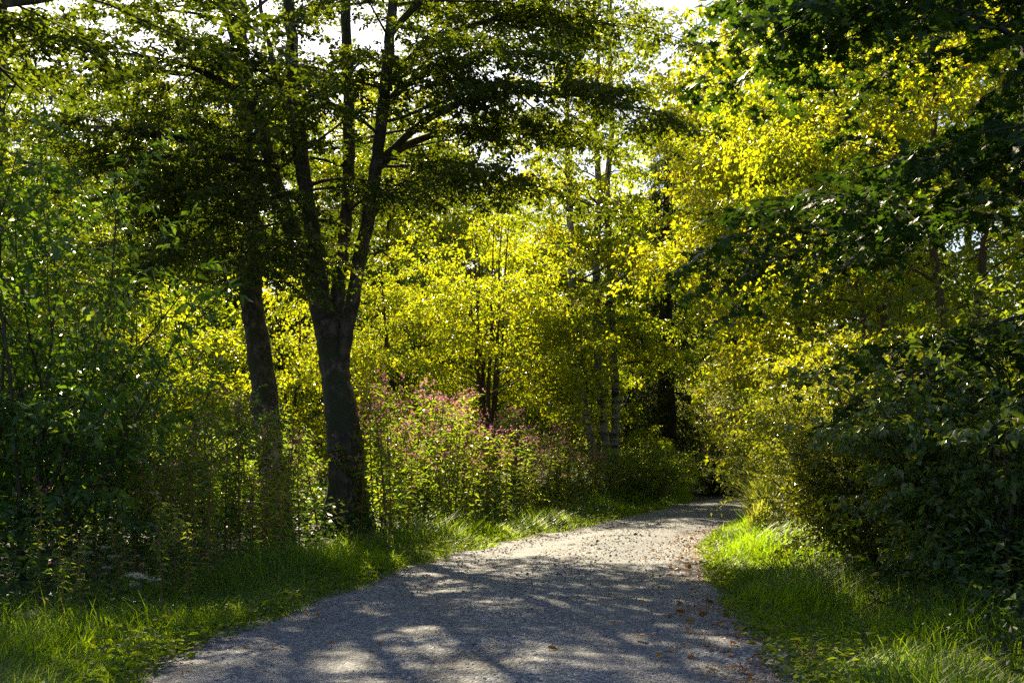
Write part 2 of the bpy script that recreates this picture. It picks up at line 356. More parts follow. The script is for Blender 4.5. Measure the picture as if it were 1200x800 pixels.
def build_ground():
    def axis(lo, hi, a, b, st, big):
        mid = np.arange(a, b + 1e-6, st); k = np.linspace(0, 1, 14)[1:]
        return np.concatenate([(a - (a - lo) * k ** 2.2)[::-1], mid, b + (hi - b) * k ** 2.2])
    xs = axis(-600, 600, -24, 30, .45, 40); ys = axis(-500, 900, 1.5, 62, .45, 40)
    gx, gy = np.meshgrid(xs, ys); X, Y = gx.ravel(), gy.ravel()
    near = (np.abs(X) < 45) & (Y < 75) & (Y > -10)
    Z = np.full(len(X), .05); Z[near] = ground_z(X[near], Y[near])
    nx, ny = len(xs), len(ys)
    i, j = np.meshgrid(np.arange(ny - 1), np.arange(nx - 1), indexing='ij'); a = (i * nx + j).ravel()
    F = np.stack([a, a + 1, a + 1 + nx, a + nx], 1)
    link('ground', mesh_np('ground', np.stack([X, Y, Z], 1), F, M['soil'], smooth=True), kind='structure')
build_ground()

def build_road():
    nc = 33; u = np.linspace(0, 1, nc); rng = np.random.default_rng(3)
    wob = .10 * np.sin(np.arange(NR) * .9) + rng.normal(0, .05, NR)
    V = []; E = []; CR = []
    for k in range(NR):
        e = (EL[k] - ER[k]); e = e / np.linalg.norm(e)
        a, b = EL[k] + e * (.28 + wob[k]), ER[k] - e * (.28 - wob[(k * 7) % NR])
        q = a[None] * (1 - u)[:, None] + b[None] * u[:, None]
        c = np.abs(u * 2 - 1)
        z = .035 * (1 - c ** 2) - .025 * np.exp(-((c - .5) / .16) ** 2) + .010 * np.sin(q[:, 0] * 3.1 + q[:, 1] * 1.7) + .008 * np.sin(q[:, 1] * 3.7 - q[:, 0] * 2.2) + .014
        z = z - .03 * (c > .97)
        V.append(np.column_stack([q, z])); E.append(np.clip((c - .78) / .22, 0, 1)); CR.append(np.exp(-((c - .5) / .2) ** 2))
    V = np.concatenate(V); E = np.concatenate(E)
    i, j = np.meshgrid(np.arange(NR - 1), np.arange(nc - 1), indexing='ij'); a = (i * nc + j).ravel()
    me = mesh_np('road', V, np.stack([a, a + 1, a + 1 + nc, a + nc], 1), M['gravel'], smooth=True)
    at = me.attributes.new('edge', 'FLOAT', 'POINT'); at.data.foreach_set('value', E.astype(np.float32))
    at = me.attributes.new('track', 'FLOAT', 'POINT'); at.data.foreach_set('value', np.concatenate(CR).astype(np.float32))
    return link('road', me, kind='structure')
road = build_road()

def road_z(XY):
    d, s = road_rel(XY)
    return .03 + 0 * d

def build_hill():
    n = 90; a = np.linspace(math.radians(-62), math.radians(62), n); rows = 7
    V = []
    for r in range(rows):
        t = r / (rows - 1); R = 170 + 90 * t
        h = (13 + 4 * np.sin(a * 7 + 1) + 2.2 * np.sin(a * 19) + 1.2 * np.sin(a * 47 + r)) * math.sin(t * math.pi / 2) - .5
        V.append(np.column_stack([R * np.sin(a), R * np.cos(a), h]))
    i, j = np.meshgrid(np.arange(rows - 1), np.arange(n - 1), indexing='ij'); b = (i * n + j).ravel()
    link('hill', mesh_np('hill', np.concatenate(V), np.stack([b, b + 1, b + 1 + n, b + n], 1), M['hill'], smooth=True), kind='structure')
build_hill()

def far_wood():
    rng = np.random.default_rng(7); n = 26000
    a = rng.uniform(math.radians(-50), math.radians(50), n); R = rng.uniform(78, 120, n)
    h = (9 + 2.5 * np.sin(a * 23) + 1.6 * np.sin(a * 57 + 1)) * (.8 + .2 * np.sin(R * .4))
    P = np.column_stack([R * np.sin(a), R * np.cos(a), h * rng.uniform(0, 1, n) ** .8])
    l = rng.uniform(.4, .9, n)
    o = foliage('far_wood', (P, nrm(rng.normal(0, 1, (n, 3))), nrm(rng.normal(0, 1, (n, 3)) + (0, 0, .7)), l, l * .7), M['far'], rng, None)
    o['label'] = 'hazy far-off wood glimpsed through gaps between the trunks'; o['category'] = 'wood'
far_wood()

# ------------------------------------------------------------------ trees
def stem_tube(W, pix, Y, n=24, sides=10, rng=None, dy=None):
    """Stem from photo pixels (x, y, width in px) at depth Y; returns points and radii."""
    C = []
    for k, (x, y, w) in enumerate(pix):
        yy = Y + (dy[k] if dy else 0.0)
        C.append([*px(x, y, yy), w / FPX * yy / 2])
    S = smooth_path(C, n)
    if rng is not None: S[1:-1, :3] += rng.normal(0, .012, (n - 2, 3)); S[:, 3] *= rng.uniform(.94, 1.06, n)
    W.tube(S[:, :3], np.maximum(S[:, 3], .01), sides, .10 if sides > 8 else 0.)
    return S[:, :3], S[:, 3]

def grow_from(rng, W, T, S, R, count, zmin, length, lift=-.3, up=.25, az0=None, rfac=.35, squash=0., **kw):
    """Limbs leaving a stem above height zmin."""
    idx = [i for i in range(1, len(S) - 1) if S[i, 2] > zmin]
    a = rng.uniform(0, 6.28)
    for k in range(count):
        i = idx[int((k + rng.uniform(0, .9)) / count * len(idx)) % len(idx)]
        a += 2.4 + rng.normal(0, .35)
        h = (i - idx[0]) / max(1, len(idx) - 1)
        l = length(h) * rng.uniform(.75, 1.15)
        d = np.array([math.cos(a), math.sin(a), up + .5 * h + rng.normal(0, .1)])
        if az0 is not None: d[:2] += az0
        l *= 1 - squash * abs(d[1]) / math.hypot(d[0], d[1])
        bough(rng, W, T, S[i], d, l, max(.018, R[i] * rfac), lift=lift, **kw)

def rebase(t, base):
    """Move the thing's origin to its base."""
    for c in t.children_recursive: c.data.transform(Matrix.Translation([-float(v) for v in base]))
    t.location = [float(v) for v in base]

# --- the large many-stemmed tree beside the road, left
def big_tree():
    rng = np.random.default_rng(11); Y = 21.0
    base = px(410, 628, Y); base[2] = 0
    t = thing('hornbeam_tree', 'large dark tree forking into several tall stems beside the gravel road', 'tree')
    W0 = Wood()
    S, R = stem_tube(W0, [(411, 640, 74), (409, 622, 60), (407, 590, 50), (405, 550, 43), (402, 500, 40), (396, 460, 35), (390, 425, 32), (385, 390, 32), (380, 360, 26)], Y, 46, 22, rng)
    for az in (.3, 1.6, 2.9, 4.0, 5.2):                                   # root flare
        p = np.array([base[0], Y, .28]); d = np.array([math.cos(az), math.sin(az), 0])
        W0.tube([p + d * .16, p + d * .38 + [0, 0, -.12], p + d * .62 + [0, 0, -.25], p + d * .95 + [0, 0, -.34]], [.17, .14, .09, .03], 8)
    tr = link('trunk', W0.mesh('trunk', M['bark']), t)
    stems = [([(378, 385, 20), (362, 325, 18), (345, 280, 18), (327, 225, 17), (308, 160, 15), (292, 100, 14), (268, 20, 12), (240, -90, 9), (215, -220, 5)], [0, .1, .2, .4, .6, .8, 1, 1.2, 1.4]),
             ([(383, 388, 22), (373, 320, 20), (364, 262, 18), (353, 190, 17), (346, 110, 16), (340, 20, 13), (333, -90, 10), (325, -240, 5)], [0, -.1, -.2, -.3, -.4, -.5, -.6, -.7]),
             ([(390, 400, 20), (398, 330, 16), (404, 270, 15), (409, 190, 14), (408, 100, 13), (404, 10, 12), (398, -110, 8), (396, -250, 4)], [0, .3, .6, .9, 1.1, 1.3, 1.5, 1.6]),
             ([(398, 435, 18), (409, 370, 17), (421, 310, 16), (431, 250, 16), (441, 190, 14), (450, 120, 14), (458, 40, 12), (470, -80, 8), (488, -220, 4)], [0, -.2, -.3, -.5, -.6, -.7, -.8, -.9, -1])]
    SR = []; SO = []
    for pix, dy in stems:
        w = Wood(); SR.append(stem_tube(w, pix, Y, 44, 13, rng, dy)); SO.append(link('stem', w.mesh('stem', M['bark']), t))
    limbs = [[(305, 205, 12), (283, 193, 11), (219, 165, 9), (152, 153, 7), (90, 146, 4), (20, 140, 2)],
             [(437, 205, 11), (462, 178, 10), (500, 160, 8), (545, 150, 6), (600, 150, 4), (660, 158, 2)],
             [(447, 130, 10), (475, 100, 9), (520, 78, 7), (570, 62, 5), (640, 60, 2)],
             [(428, 262, 9), (462, 222, 8), (520, 208, 6), (590, 215, 4), (660, 232, 2)],
             [(336, 250, 8), (300, 228, 7), (250, 218, 5), (190, 222, 3)],
             [(349, 150, 9), (330, 100, 8), (312, 40, 6), (300, -30, 3)],
             [(300, 130, 9), (262, 96, 8), (200, 72, 6), (120, 62, 4), (40, 60, 2)],
             [(452, 100, 9), (500, 52, 8), (570, 26, 6), (650, 20, 4), (730, 32, 2)],
             [(441, 190, 9), (510, 134, 8), (590, 110, 6), (680, 112, 4), (752, 132, 2)],
             [(458, 40, 9), (505, -6, 8), (580, -28, 6), (680, -30, 3)]]
    W, T = Wood(), Twigs()
    for k, lp in enumerate(limbs):
        w = Wood(); P, Rr = stem_tube(w, lp, Y, 16, 7, rng, [rng.uniform(-.3, .3) + (.25 * i if k % 2 else -.25 * i) for i in range(len(lp))])
        link('limb', w.mesh('limb', M['bark']), SO[(0, 3, 3, 3, 0, 1, 0, 3, 3, 3)[k]])
        for i in range(3, 16, 1 if k > 6 else 2):
            tg = nrm(P[min(i + 1, 15)] - P[i - 1]); s = nrm(np.cross(tg, [0, 0, 1.])) * (1 if (i // 2) % 2 else -1)
            bough(rng, W, T, P[i], tg * .6 + s * .8, rng.uniform(1.2, 2.4) * (1 - .03 * i), .022, lift=-.35, sec_gap=.24, first=.15)
    ln = [lambda h: 5.2 - 3.2 * h, lambda h: 4.4 - 2.6 * h, lambda h: 4.4 - 2.6 * h, lambda h: 5.4 - 3.0 * h]
    bias = [(-.45, -.25), (-.1, -.6), (.15, -.1), (.45, -.25)]
    for (S, R), l, b, z0 in zip(SR, ln, bias, (5.0, 5.2, 5.6, 6.3)):
        grow_from(rng, W, T, S, R, 15, z0, l, lift=-.45, up=.12, az0=np.array(b), rfac=.3, sec_gap=.28, first=.25, squash=.4, updown=.22)
    link('branches', W.mesh('branches', M['bark']), t, 'stuff')
    foliage('crown', T.leaves(rng, 8, .095, .6, flat=.32, droop=.25, jit=.32, sub=3, spread=.18), M['hornbeam'], rng, t)
    rebase(t, base)
    return t
big_tree()

# --- second tree behind it, on the left
def second_tree():
    rng = np.random.default_rng(12); Y = 25.0
    t = thing('hornbeam_tree', 'single dark trunk with long level branches standing left of the forked tree', 'tree')
    W0 = Wood()
    S, R = stem_tube(W0, [(318, 600, 46), (317, 560, 40), (313, 500, 33), (308, 450, 31), (301, 400, 27), (295, 350, 26), (291, 300, 25), (287, 220, 23), (284, 130, 21), (280, 40, 18), (276, -60, 15), (272, -200, 6)], Y, 54, 18, rng)
    tr = link('trunk', W0.mesh('trunk', M['bark']), t)
    W, T = Wood(), Twigs()
    for lp in ([(287, 216, 10), (230, 219, 8), (169, 222, 7), (101, 237, 5), (44, 256, 3)], [(292, 320, 8), (270, 305, 7), (245, 290, 5), (225, 288, 3)],
               [(290, 280, 7), (330, 262, 5), (370, 258, 3)], [(284, 120, 9), (230, 90, 7), (160, 84, 5), (80, 90, 3)], [(288, 240, 8), (262, 215, 6), (245, 180, 4)]):
        w = Wood(); P, Rr = stem_tube(w, lp, Y, 14, 7, rng); link('limb', w.mesh('limb', M['bark']), tr)
        for i in range(3, 14, 2):
            tg = nrm(P[min(i + 1, 13)] - P[i - 1]); s = nrm(np.cross(tg, [0, 0, 1.])) * (1 if (i // 2) % 2 else -1)
            bough(rng, W, T, P[i], tg * .6 + s * .8, rng.uniform(1.0, 2.0), .02, lift=-.4, sec_gap=.28, first=.15)
    grow_from(rng, W, T, S, R, 20, 6.0, lambda h: 5.5 - 3.4 * h, lift=-.4, up=.15, az0=np.array((-.55, 0)), rfac=.3, sec_gap=.34, first=.25, squash=.5)
    link('branches', W.mesh('branches', M['bark']), t, 'stuff')
    foliage('crown', T.leaves(rng, 7, .10, .6, flat=.3, droop=.2, sub=2, spread=.2), M['hornbeam'], rng, t)
    b = px(318, 600, Y); b[2] = 0; rebase(t, b); return t
t2 = second_tree()
def hornbeam_copy(label, loc, rot, sc):
    o = copy_tree(t2); o.location = loc; o.rotation_euler = (0, 0, rot); o.scale = (sc,) * 3; o['label'] = label
hornbeam_copy('dark-leaved tree whose crown enters at the upper left edge', (-9.2, 16.0, 0), 2.5, 1.2)
hornbeam_copy('tall dark-leaved tree added out of view above the top edge at right to shade the near road', (8.2, 16.5, 0), 0.4, 1.4)  # unseen tree, added so its crown shades the near road and verge
hornbeam_copy('tall dark-leaved tree behind the single trunk at the top left', (-15.5, 33.0, 0), 4.3, 1.1)

# --- background broad-leaved trees: prototypes, then copies with their own places
def proto_tree(seed, H, crown_r, base_h, mat, leaf=.14, stems=1, limbs=26, per=5, gap=.36, sub=5, bark='bark2', twig=.6, lean=.0, trunk_r=.16, droopy=-.35, foot=.84):
    rng = np.random.default_rng(seed)
    t = thing('broadleaf_tree', 'x', 'tree')
    W, T = Wood(), Twigs()
    for k in range(stems):
        a = k * 6.28 / max(1, stems) + rng.uniform(0, 1); sp = 0 if stems == 1 else rng.uniform(.10, .26) * H * .45
        C = []
        for z in np.linspace(0, 1, 7):
            off = sp * z ** 1.1
            C.append([math.cos(a) * off + rng.normal(0, .03 * H * .2), math.sin(a) * off + rng.normal(0, .03 * H * .2), z * H * (1 if k == 0 else rng.uniform(.8, .97)) - .1, trunk_r * (1 - .88 * z) * (1 if stems == 1 else .75)])
        S = smooth_path(C, 22); w = Wood(); w.tube(S[:, :3], S[:, 3], 8)
        link('trunk', w.mesh('trunk', M[bark]), t)
        prof = lambda h: crown_r * min(math.sin(min(1, .32 + .72 * h) * math.pi) ** .7 + .18, foot + .2 + 1.2 * h)
        grow_from(rng, W, T, S[:, :3], S[:, 3], max(5, limbs // stems), base_h, prof, lift=droopy, up=.3, rfac=.35, sec_gap=gap, twig_len=twig, first=.22, twig_gap=.22, updown=.25, wob=.13)
    link('branches', W.mesh('branches', M[bark]), t, 'stuff')
    foliage('crown', T.leaves(rng, per, leaf, .62, flat=.7, droop=.5, jit=.5, sub=sub, spread=.45), M[mat], rng, t)
    return t

PROTO = {}
def place(kind, loc, rot, scale, label, group=None, mats=None):
    p = PROTO[kind]
    if not p.get('used'): o = p['o']; p['used'] = True
    else: o = copy_tree(p['o'])
    o.location = loc; o.rotation_euler = (0, 0, rot); o.scale = scale if hasattr(scale, '__len__') else (scale,) * 3
    o['label'] = label
    if group: o['group'] = group
    elif 'group' in o: del o['group']
    return o
def reg(kind, o): PROTO[kind] = {'o': o}
reg('tall', proto_tree(21, 14, 3.6, 2.2, 'yellow', limbs=44))
reg('round', proto_tree(22, 10, 3.4, 1.2, 'green', limbs=44, leaf=.12, stems=2))
reg('clump', proto_tree(23, 9, 3.2, 2.4, 'yellow', limbs=32, leaf=.11, stems=6, trunk_r=.15))
reg('low', proto_tree(24, 6.2, 2.8, .3, 'yellow', limbs=30, leaf=.10, stems=3, trunk_r=.08, gap=.36))
reg('wall', proto_tree(25, 13, 3.3, .6, 'yellow', limbs=56, per=6, leaf=.105, stems=2, gap=.40, foot=.25))

def ground_pt(x, Y): return (float((x - 600) / FPX * Y), float(Y), 0.0)
BG = [  # kind, photo x, depth, turn, scale, label
    ('round', 10, 33, .4, 1.05, 'bushy green tree at the far left edge behind the tall leafy shrub'),
    ('low', 150, 31, 1.2, 1.1, 'low sunlit bushy tree between the left shrub and the single dark trunk'),
    ('low', 235, 35, 2.2, 1.2, 'yellow-green bushy tree just left of the single dark trunk'),
    ('low', 345, 33, 3.0, 1.15, 'yellow-green bushy tree seen between the two dark trunks'),
    ('round', 105, 42, 2.8, 1.1, 'taller green tree behind the level branches at upper left'),
    ('round', 455, 35, 4.1, .8, 'bright bushy tree just right of the forked trunk'),
    ('clump', 572, 34, .3, 1.0, 'tree with a fan of slender dark stems behind the pink flowers'),
    ('tall', 645, 42, 1.0, .85, 'slender sunlit tree with one straight stem between fan-stemmed tree and birches'),
    ('round', 490, 50, 5.0, 1.1, 'sunlit tree deep behind, right of the forked trunk'),
    ('tall', 600, 63, 2.0, 1.2, 'tall yellow-green tree rising behind the fan-stemmed tree'),
    ('round', 395, 54, .9, 1.2, 'hazy green tree seen through the fork of the dark tree'),
    ('round', 255, 52, 4.4, 1.15, 'distant green tree behind the single dark trunk'),
    ('tall', 20, 50, 4.0, .9, 'distant tall tree at upper left edge'),
    ('wall', 965, 37, 1.9, 1.05, 'sunlit yellow tree wall at the bend, nearest the dark spruce'),
    ('wall', 990, 30, .6, 1.08, 'bright yellow-green tree leaning over the road right of the bend'),
    ('wall', 1030, 24, 4.9, 1.05, 'dense yellow-green tree on the right verge above the glossy shrub'),
    ('wall', 1120, 20.5, 2.6, .95, 'dense darker tree at the right edge behind the overhanging boughs'),
    ('low', 835, 47, 5.2, .95, 'small pale sunlit tree across the end of the road at the bend'),
    ('low', 965, 33.5, 2.9, .62, 'golden bush beside the road where it bends away'),
    ('tall', 850, 58, .2, 1.0, 'tall distant tree above the bend of the road'),
    ('wall', 1130, 31, 5.6, 1.1, 'tall tree behind the right-hand foliage wall'),
    ('tall', 665, 62, 5.1, 1.0, 'hazy yellow-green tree far behind the birches'),
    ('tall', 835, 62, 2.7, 0.95, 'bright tree beyond the end of the road'),
    ('tall', 855, 63, .9, 1.35, 'very tall bright tree above the bend, left of the right-hand trees'),
    ('round', 560, 60, 4.6, 1.1, 'hazy green tree far behind the fan-stemmed tree'),
    ('wall', 945, 28, 3.7, 1.15, 'bright tree arching over the road from the right with golden boughs'),
    ('tall', 470, 62, 1.6, 1.25, 'tall hazy tree far behind the forked trunk'),
    ('tall', 40, 55, 3.1, 1.5, 'tall hazy tree closing the sky behind the upper left branches'),
    ('tall', 150, 57, 5.3, 1.55, 'tall hazy tree behind the level branches, left of the single trunk'),
    ('tall', 265, 55, 0.7, 1.5, 'tall hazy tree rising right behind the single dark trunk'),
    ('tall', 350, 58, 2.3, 1.55, 'tall hazy tree seen between the stems of the forked tree'),
    ('tall', 520, 58, 3.9, 1.25, 'tall hazy tree right of the forked tree behind its outer boughs'),
    ('tall', 455, 58, .5, 1.55, 'tall hazy tree above the fork of the dark tree'),
    ('tall', 1130, 40, 2.2, 1.35, 'tall tree filling the gap at the far right edge'),
    ('low', 700, 52, 1.1, 1.15, 'sunlit bushy tree glimpsed between birches and spruce'),
    ('low', 752, 40.5, 5.5, .45, 'small lit sapling in front of the dark spruce'),
    ('tall', 742, 68, 1.3, 1.1, 'hazy tree glimpsed deep between birches and spruce'),
    ('low', 775, 41.5, 2.4, .40, 'small lit sapling at the verge under the spruce'),
    ('tall', 850, 68, 3.2, 1.9, 'tall hazy tree far beyond the end of the road'),
    ('wall', 955, 34.5, 4.4, 1.6, 'tall bright yellow-green tree spreading over the bend of the road'),
    ('low', 770, 56, 3.8, 1.2, 'shaded bushy tree behind the dark spruce trunk'),
]
for kind, x, Y, rot, sc, lab in BG:
    place(kind, ground_pt(x, Y), rot, sc, lab)

# --- birches
def birch(name_label, pix, Y, seed):
    rng = np.random.default_rng(seed)
    t = thing('birch_tree', name_label, 'tree', group='birches by the bend')
    w = Wood(); S, R = stem_tube(w, pix, Y, 24, 8, rng); link('trunk', w.mesh('trunk', M['birch']), t)
    W, T = Wood(), Twigs()
    grow_from(rng, W, T, S, R, 32, 4.6, lambda h: 3.0 - 1.5 * h, lift=-.6, up=.4, rfac=.3, sec_gap=.40, twig_len=.5, twig_gap=.22)
    link('branches', W.mesh('branches', M['twig']), t, 'stuff')
    foliage('crown', T.leaves(rng, 6, .12, .7, flat=.6, droop=.5, sub=5, spread=.45), M['yellow'], rng, t)
    b = S[0].copy(); b[2] = 0; rebase(t, b)
birch('leaning white birch trunk, leftmost of the three birches', [(704, 590, 11), (695, 530, 10), (683, 460, 9), (677, 400, 10), (670, 320, 9), (668, 240, 8), (664, 140, 6), (668, 40, 4), (664, -40, 1.5)], 38, 31)
birch('white birch trunk in the middle of the three birches', [(713, 590, 11), (711, 530, 10), (703, 460, 9), (700, 400, 10), (698, 320, 9), (702, 230, 8), (698, 130, 6), (703, 30, 4), (700, -60, 1.5)], 38.6, 32)
birch('white birch trunk nearest the dark spruce', [(722, 590, 11), (720, 530, 10), (721, 460, 10), (716, 390, 11), (715, 320, 9), (711, 230, 8), (718, 140, 6), (714, 50, 4), (720, -50, 1.5)], 39.2, 33)

# --- spruces
def spruce(label, x, Y, H, tr, seed, rmax, low=1.5):
    rng = np.random.default_rng(seed); t = thing('spruce_tree', label, 'tree', ground_pt(x, Y))
    w = Wood(); z = np.linspace(-.1, H, 14); w.tube(np.column_stack([rng.normal(0, .02, 14), rng.normal(0, .02, 14), z]), tr * (1 - .93 * np.linspace(0, 1, 14)), 10)
    link('trunk', w.mesh('trunk', M['sprucebark']), t)
    W, T = Wood(), Twigs()
    for zz in np.arange(low, H - .5, .42):
        for k in range(5):
            a = rng.uniform(0, 6.28); l = rmax * (1 - (zz / H) ** 1.2) * rng.uniform(.7, 1.1) + .3
            bough(rng, W, T, (0, 0, zz), (math.cos(a), math.sin(a), -.05), l, .03, lift=-.5, sec_gap=.40, twig_gap=.20, twig_len=.5, first=.15, updown=.1, sides=4, sec_ratio=.4)
    link('branches', W.mesh('branches', M['sprucebark']), t, 'stuff')
    foliage('crown', T.leaves(rng, 6, .20, .20, flat=.3, droop=.55, jit=.25, side=.6, sub=1), M['spruce'], rng, t)
spruce('thick black spruce trunk with drooping dark branches at the bend of the road', 781, 43, 14, .46, 41, 1.25)
spruce('dark spruce standing in deep shade behind the white birches', 738, 46, 13, .30, 42, 1.5, .8)

# --- near maple on the right whose boughs hang over the verge
def maple_leaf_mesh(name, mat, seed):
    rng = np.random.default_rng(seed)
    lobes = [(0, 0), (-.10, .22), (-.50, .16), (-.33, .42), (-.52, .70), (-.22, .62), (0, 1.0), (.22, .62), (.52, .70), (.33, .42), (.50, .16), (.10, .22)]
    V = [(0, .36, 0)] + [(x + rng.normal(0, .02), y, .10 * abs(x) - .10 * y * y) for x, y in lobes]
    F = [(0, 1 + i, 1 + (i + 1) % 12) for i in range(12)]
    return mesh_np(name, np.array(V), np.array(F), mat, np.full(12, rng.uniform(.1, .8)))

def ovate_leaf_mesh(name, mat, seed, w=.32, tri=0):
    rng = np.random.default_rng(seed)
    prof = [(.0, .0), (.12, .45), (.32, .95), (.5, 1.0), (.72, .72), (.88, .34), (1.0, 0)]
    V = []; F = []
    for y, r in prof: V += [(-w * r / 2, y, .10 * r * w - .22 * y * y), (0, y, -.22 * y * y), (w * r / 2, y, .10 * r * w - .22 * y * y)]
    for i in range(6):
        a = i * 3; F += [(a, a + 1, a + 4, a + 3), (a + 1, a + 2, a + 5, a + 4)]
    return mesh_np(name, np.array(V), np.array(F), mat, np.full(len(F), rng.uniform(.1, .85)))

def leaf_parts(parent, meshes, P, D, N, L, idx, rng):
    """Single leaves as parts of a plant, sharing mesh data."""
    for k in idx:
        d = nrm(D[k]); s = nrm(np.cross(d, N[k])); n = np.cross(s, d)
        m = Matrix(((s[0], d[0], n[0], P[k][0]), (s[1], d[1], n[1], P[k][1]), (s[2], d[2], n[2], P[k][2]), (0, 0, 0, 1)))
        o = link('leaf', meshes[int(rng.integers(len(meshes)))], parent); o.matrix_basis = m @ Matrix.Scale(float(L[k]), 4)

def pix_of(P, off=(0, 0, 0)):
    Q = P + np.asarray(off); y = np.maximum(Q[:, 1], .1)
    return 600 + Q[:, 0] / y * FPX, HORIZON - (Q[:, 2] - CAM_H) / y * FPX, y

def in_view(P, off=(0, 0, 0)):
    x, y, d = pix_of(P, off); return (x > 2) & (x < 1198) & (y > 2) & (y < 798)

def instanced_leaf_foliage(name, base_me, P, D, N, L, parent, mat, rng):
    """Many copies of one detailed leaf joined into a single part."""
    bv = np.array([v.co[:] for v in base_me.vertices]); bf = np.array([p.vertices[:] for p in base_me.polygons])
    D = nrm(D); S = nrm(np.cross(D, N)); N = np.cross(S, D)
    V = P[:, None] + L[:, None, None] * (bv[None, :, 0:1] * S[:, None] + bv[None, :, 1:2] * D[:, None] + bv[None, :, 2:3] * N[:, None])
    F = bf[None] + (np.arange(len(P)) * len(bv))[:, None, None]
    r = np.repeat(rng.uniform(0, 1, len(P)), len(bf))
    return link(name, mesh_np(name, V.reshape(-1, 3), F.reshape(-1, bf.shape[1]), mat, r), parent, 'stuff')

def maple():
    rng = np.random.default_rng(51); loc = np.array([7.4, 14.2, .3])
    t = thing('maple_tree', 'dark maple at right whose large-leaved boughs hang over the verge at top', 'tree', loc)
    w = Wood(); S = smooth_path([[0, 0, -.3, .26], [-.05, 0, 1.5, .21], [-.2, -.1, 3.2, .19], [-.3, -.2, 5, .16], [-.35, -.2, 7.5, .11], [-.3, -.1, 10, .04]], 26)
    w.tube(S[:, :3], S[:, 3], 10); tr = link('trunk', w.mesh('trunk', M['bark']), t)
    W, T = Wood(), Twigs()
    for z, dx, dy, l in ((3.0, -.5, -1, 4.2), (3.9, -.8, -.8, 4.6), (3.6, .1, -1, 3.4), (4.6, -.4, -1, 4.8), (5.2, -1, -.5, 4.6), (5.6, -.7, -.9, 4.8), (6.2, -.2, -1, 4.4), (4.3, -1, -.15, 3.8), (6.8, -1, -.6, 4.2), (5.0, .2, -1, 4.0), (6.3, -1, .1, 3.8), (7.4, -.5, -1, 3.8), (2.4, -.2, -1, 3.0), (4.0, -.6, -.6, 4.4), (5.4, -.2, -1, 4.6), (6.6, -.6, -1, 4.8), (8.0, -.8, -.8, 4.2), (7.6, -1, -.3, 4.0), (7.0, .5, .8, 3.0), (5.5, .8, .3, 3.0)):
        i = int(np.argmin(np.abs(S[:, 2] - z)))
        wl_ = Wood(); bough(rng, wl_, T, S[i, :3], (dx - .25, dy, .18), l * 1.12, .05, lift=-.45, sec_gap=.34, twig_gap=.22, twig_len=.42, first=.3)
        link('limb', wl_.mesh('limb', M['bark']), tr)
    P, D, N, L, _ = T.leaves(rng, 7, .115, .8, flat=.35, droop=.35, jit=.25, sub=2, spread=.2)
    ms = [maple_leaf_mesh('maple_leaf_blade', M['dark'], s) for s in (1, 2, 3, 4)]
    size = np.where(in_view(P, loc), L / (P[:, 1] + loc[1]), 0); order = np.argsort(-size)[:260]
    leaf_parts(t, ms, P, D, N, L, order, rng)
    rest = np.setdiff1d(np.arange(len(P)), order)
    instanced_leaf_foliage('crown', ms[0], P[rest], D[rest], N[rest], L[rest], t, M['dark'], rng)
maple()

# ------------------------------------------------------------------ shrubs
def shrub(name, label, loc, H, R, shoots, mat, leaf, ratio, seed, per=7, gap=.3, twig=.35, up=1.0, big_parts=0, part_mat=None, leafw=.36, lean=(0, 0), flat=.5, sub=2, kind_cat='shrub', bark='twig', tgap=.16):
    rng = np.random.default_rng(seed); t = thing(name, label, kind_cat, loc)
    W, T = Wood(), Twigs()
    for k in range(shoots):
        a = rng.uniform(0, 6.28); b = R * .35 * math.sqrt(rng.uniform())
        hh = H * rng.uniform(.55, 1.05); sp = R / H * rng.uniform(.1, 1.0)
        d = np.array([math.cos(a) * sp + lean[0], math.sin(a) * sp + lean[1], up])
        bough(rng, W, T, (math.cos(a) * b, math.sin(a) * b, -.05), d, hh, .016 + .006 * H * .5, lift=-.35, sec_gap=gap, twig_gap=tgap, twig_len=twig, first=.12, updown=.35, wob=.1, sides=5, sec_ratio=.36)
    link('branches', W.mesh('branches', M[bark]), t, 'stuff')
    P, D, N, L, Wd = T.leaves(rng, per, leaf, ratio, flat=flat, droop=.35, jit=.4, sub=sub, spread=.4)
    keep = P[:, 2] > .03; P, D, N, L, Wd = P[keep], D[keep], N[keep], L[keep], Wd[keep]
    if big_parts:
        size = np.where(in_view(P, loc), L / (P[:, 1] + loc[1]), 0); order = np.argsort(-size)[:big_parts]
        ms = [ovate_leaf_mesh('leaf_blade', M[mat], seed * 7 + s, leafw) for s in range(4)]
        leaf_parts(t, ms, P, D, N, L, order, rng); rest = np.setdiff1d(np.arange(len(P)), order)
        P, D, N, L, Wd = P[rest], D[rest], N[rest], L[rest], Wd[rest]
    foliage('foliage', (P, D, N, L, Wd), M[mat], rng, t, six=big_parts > 0, curl=.2)
    return t

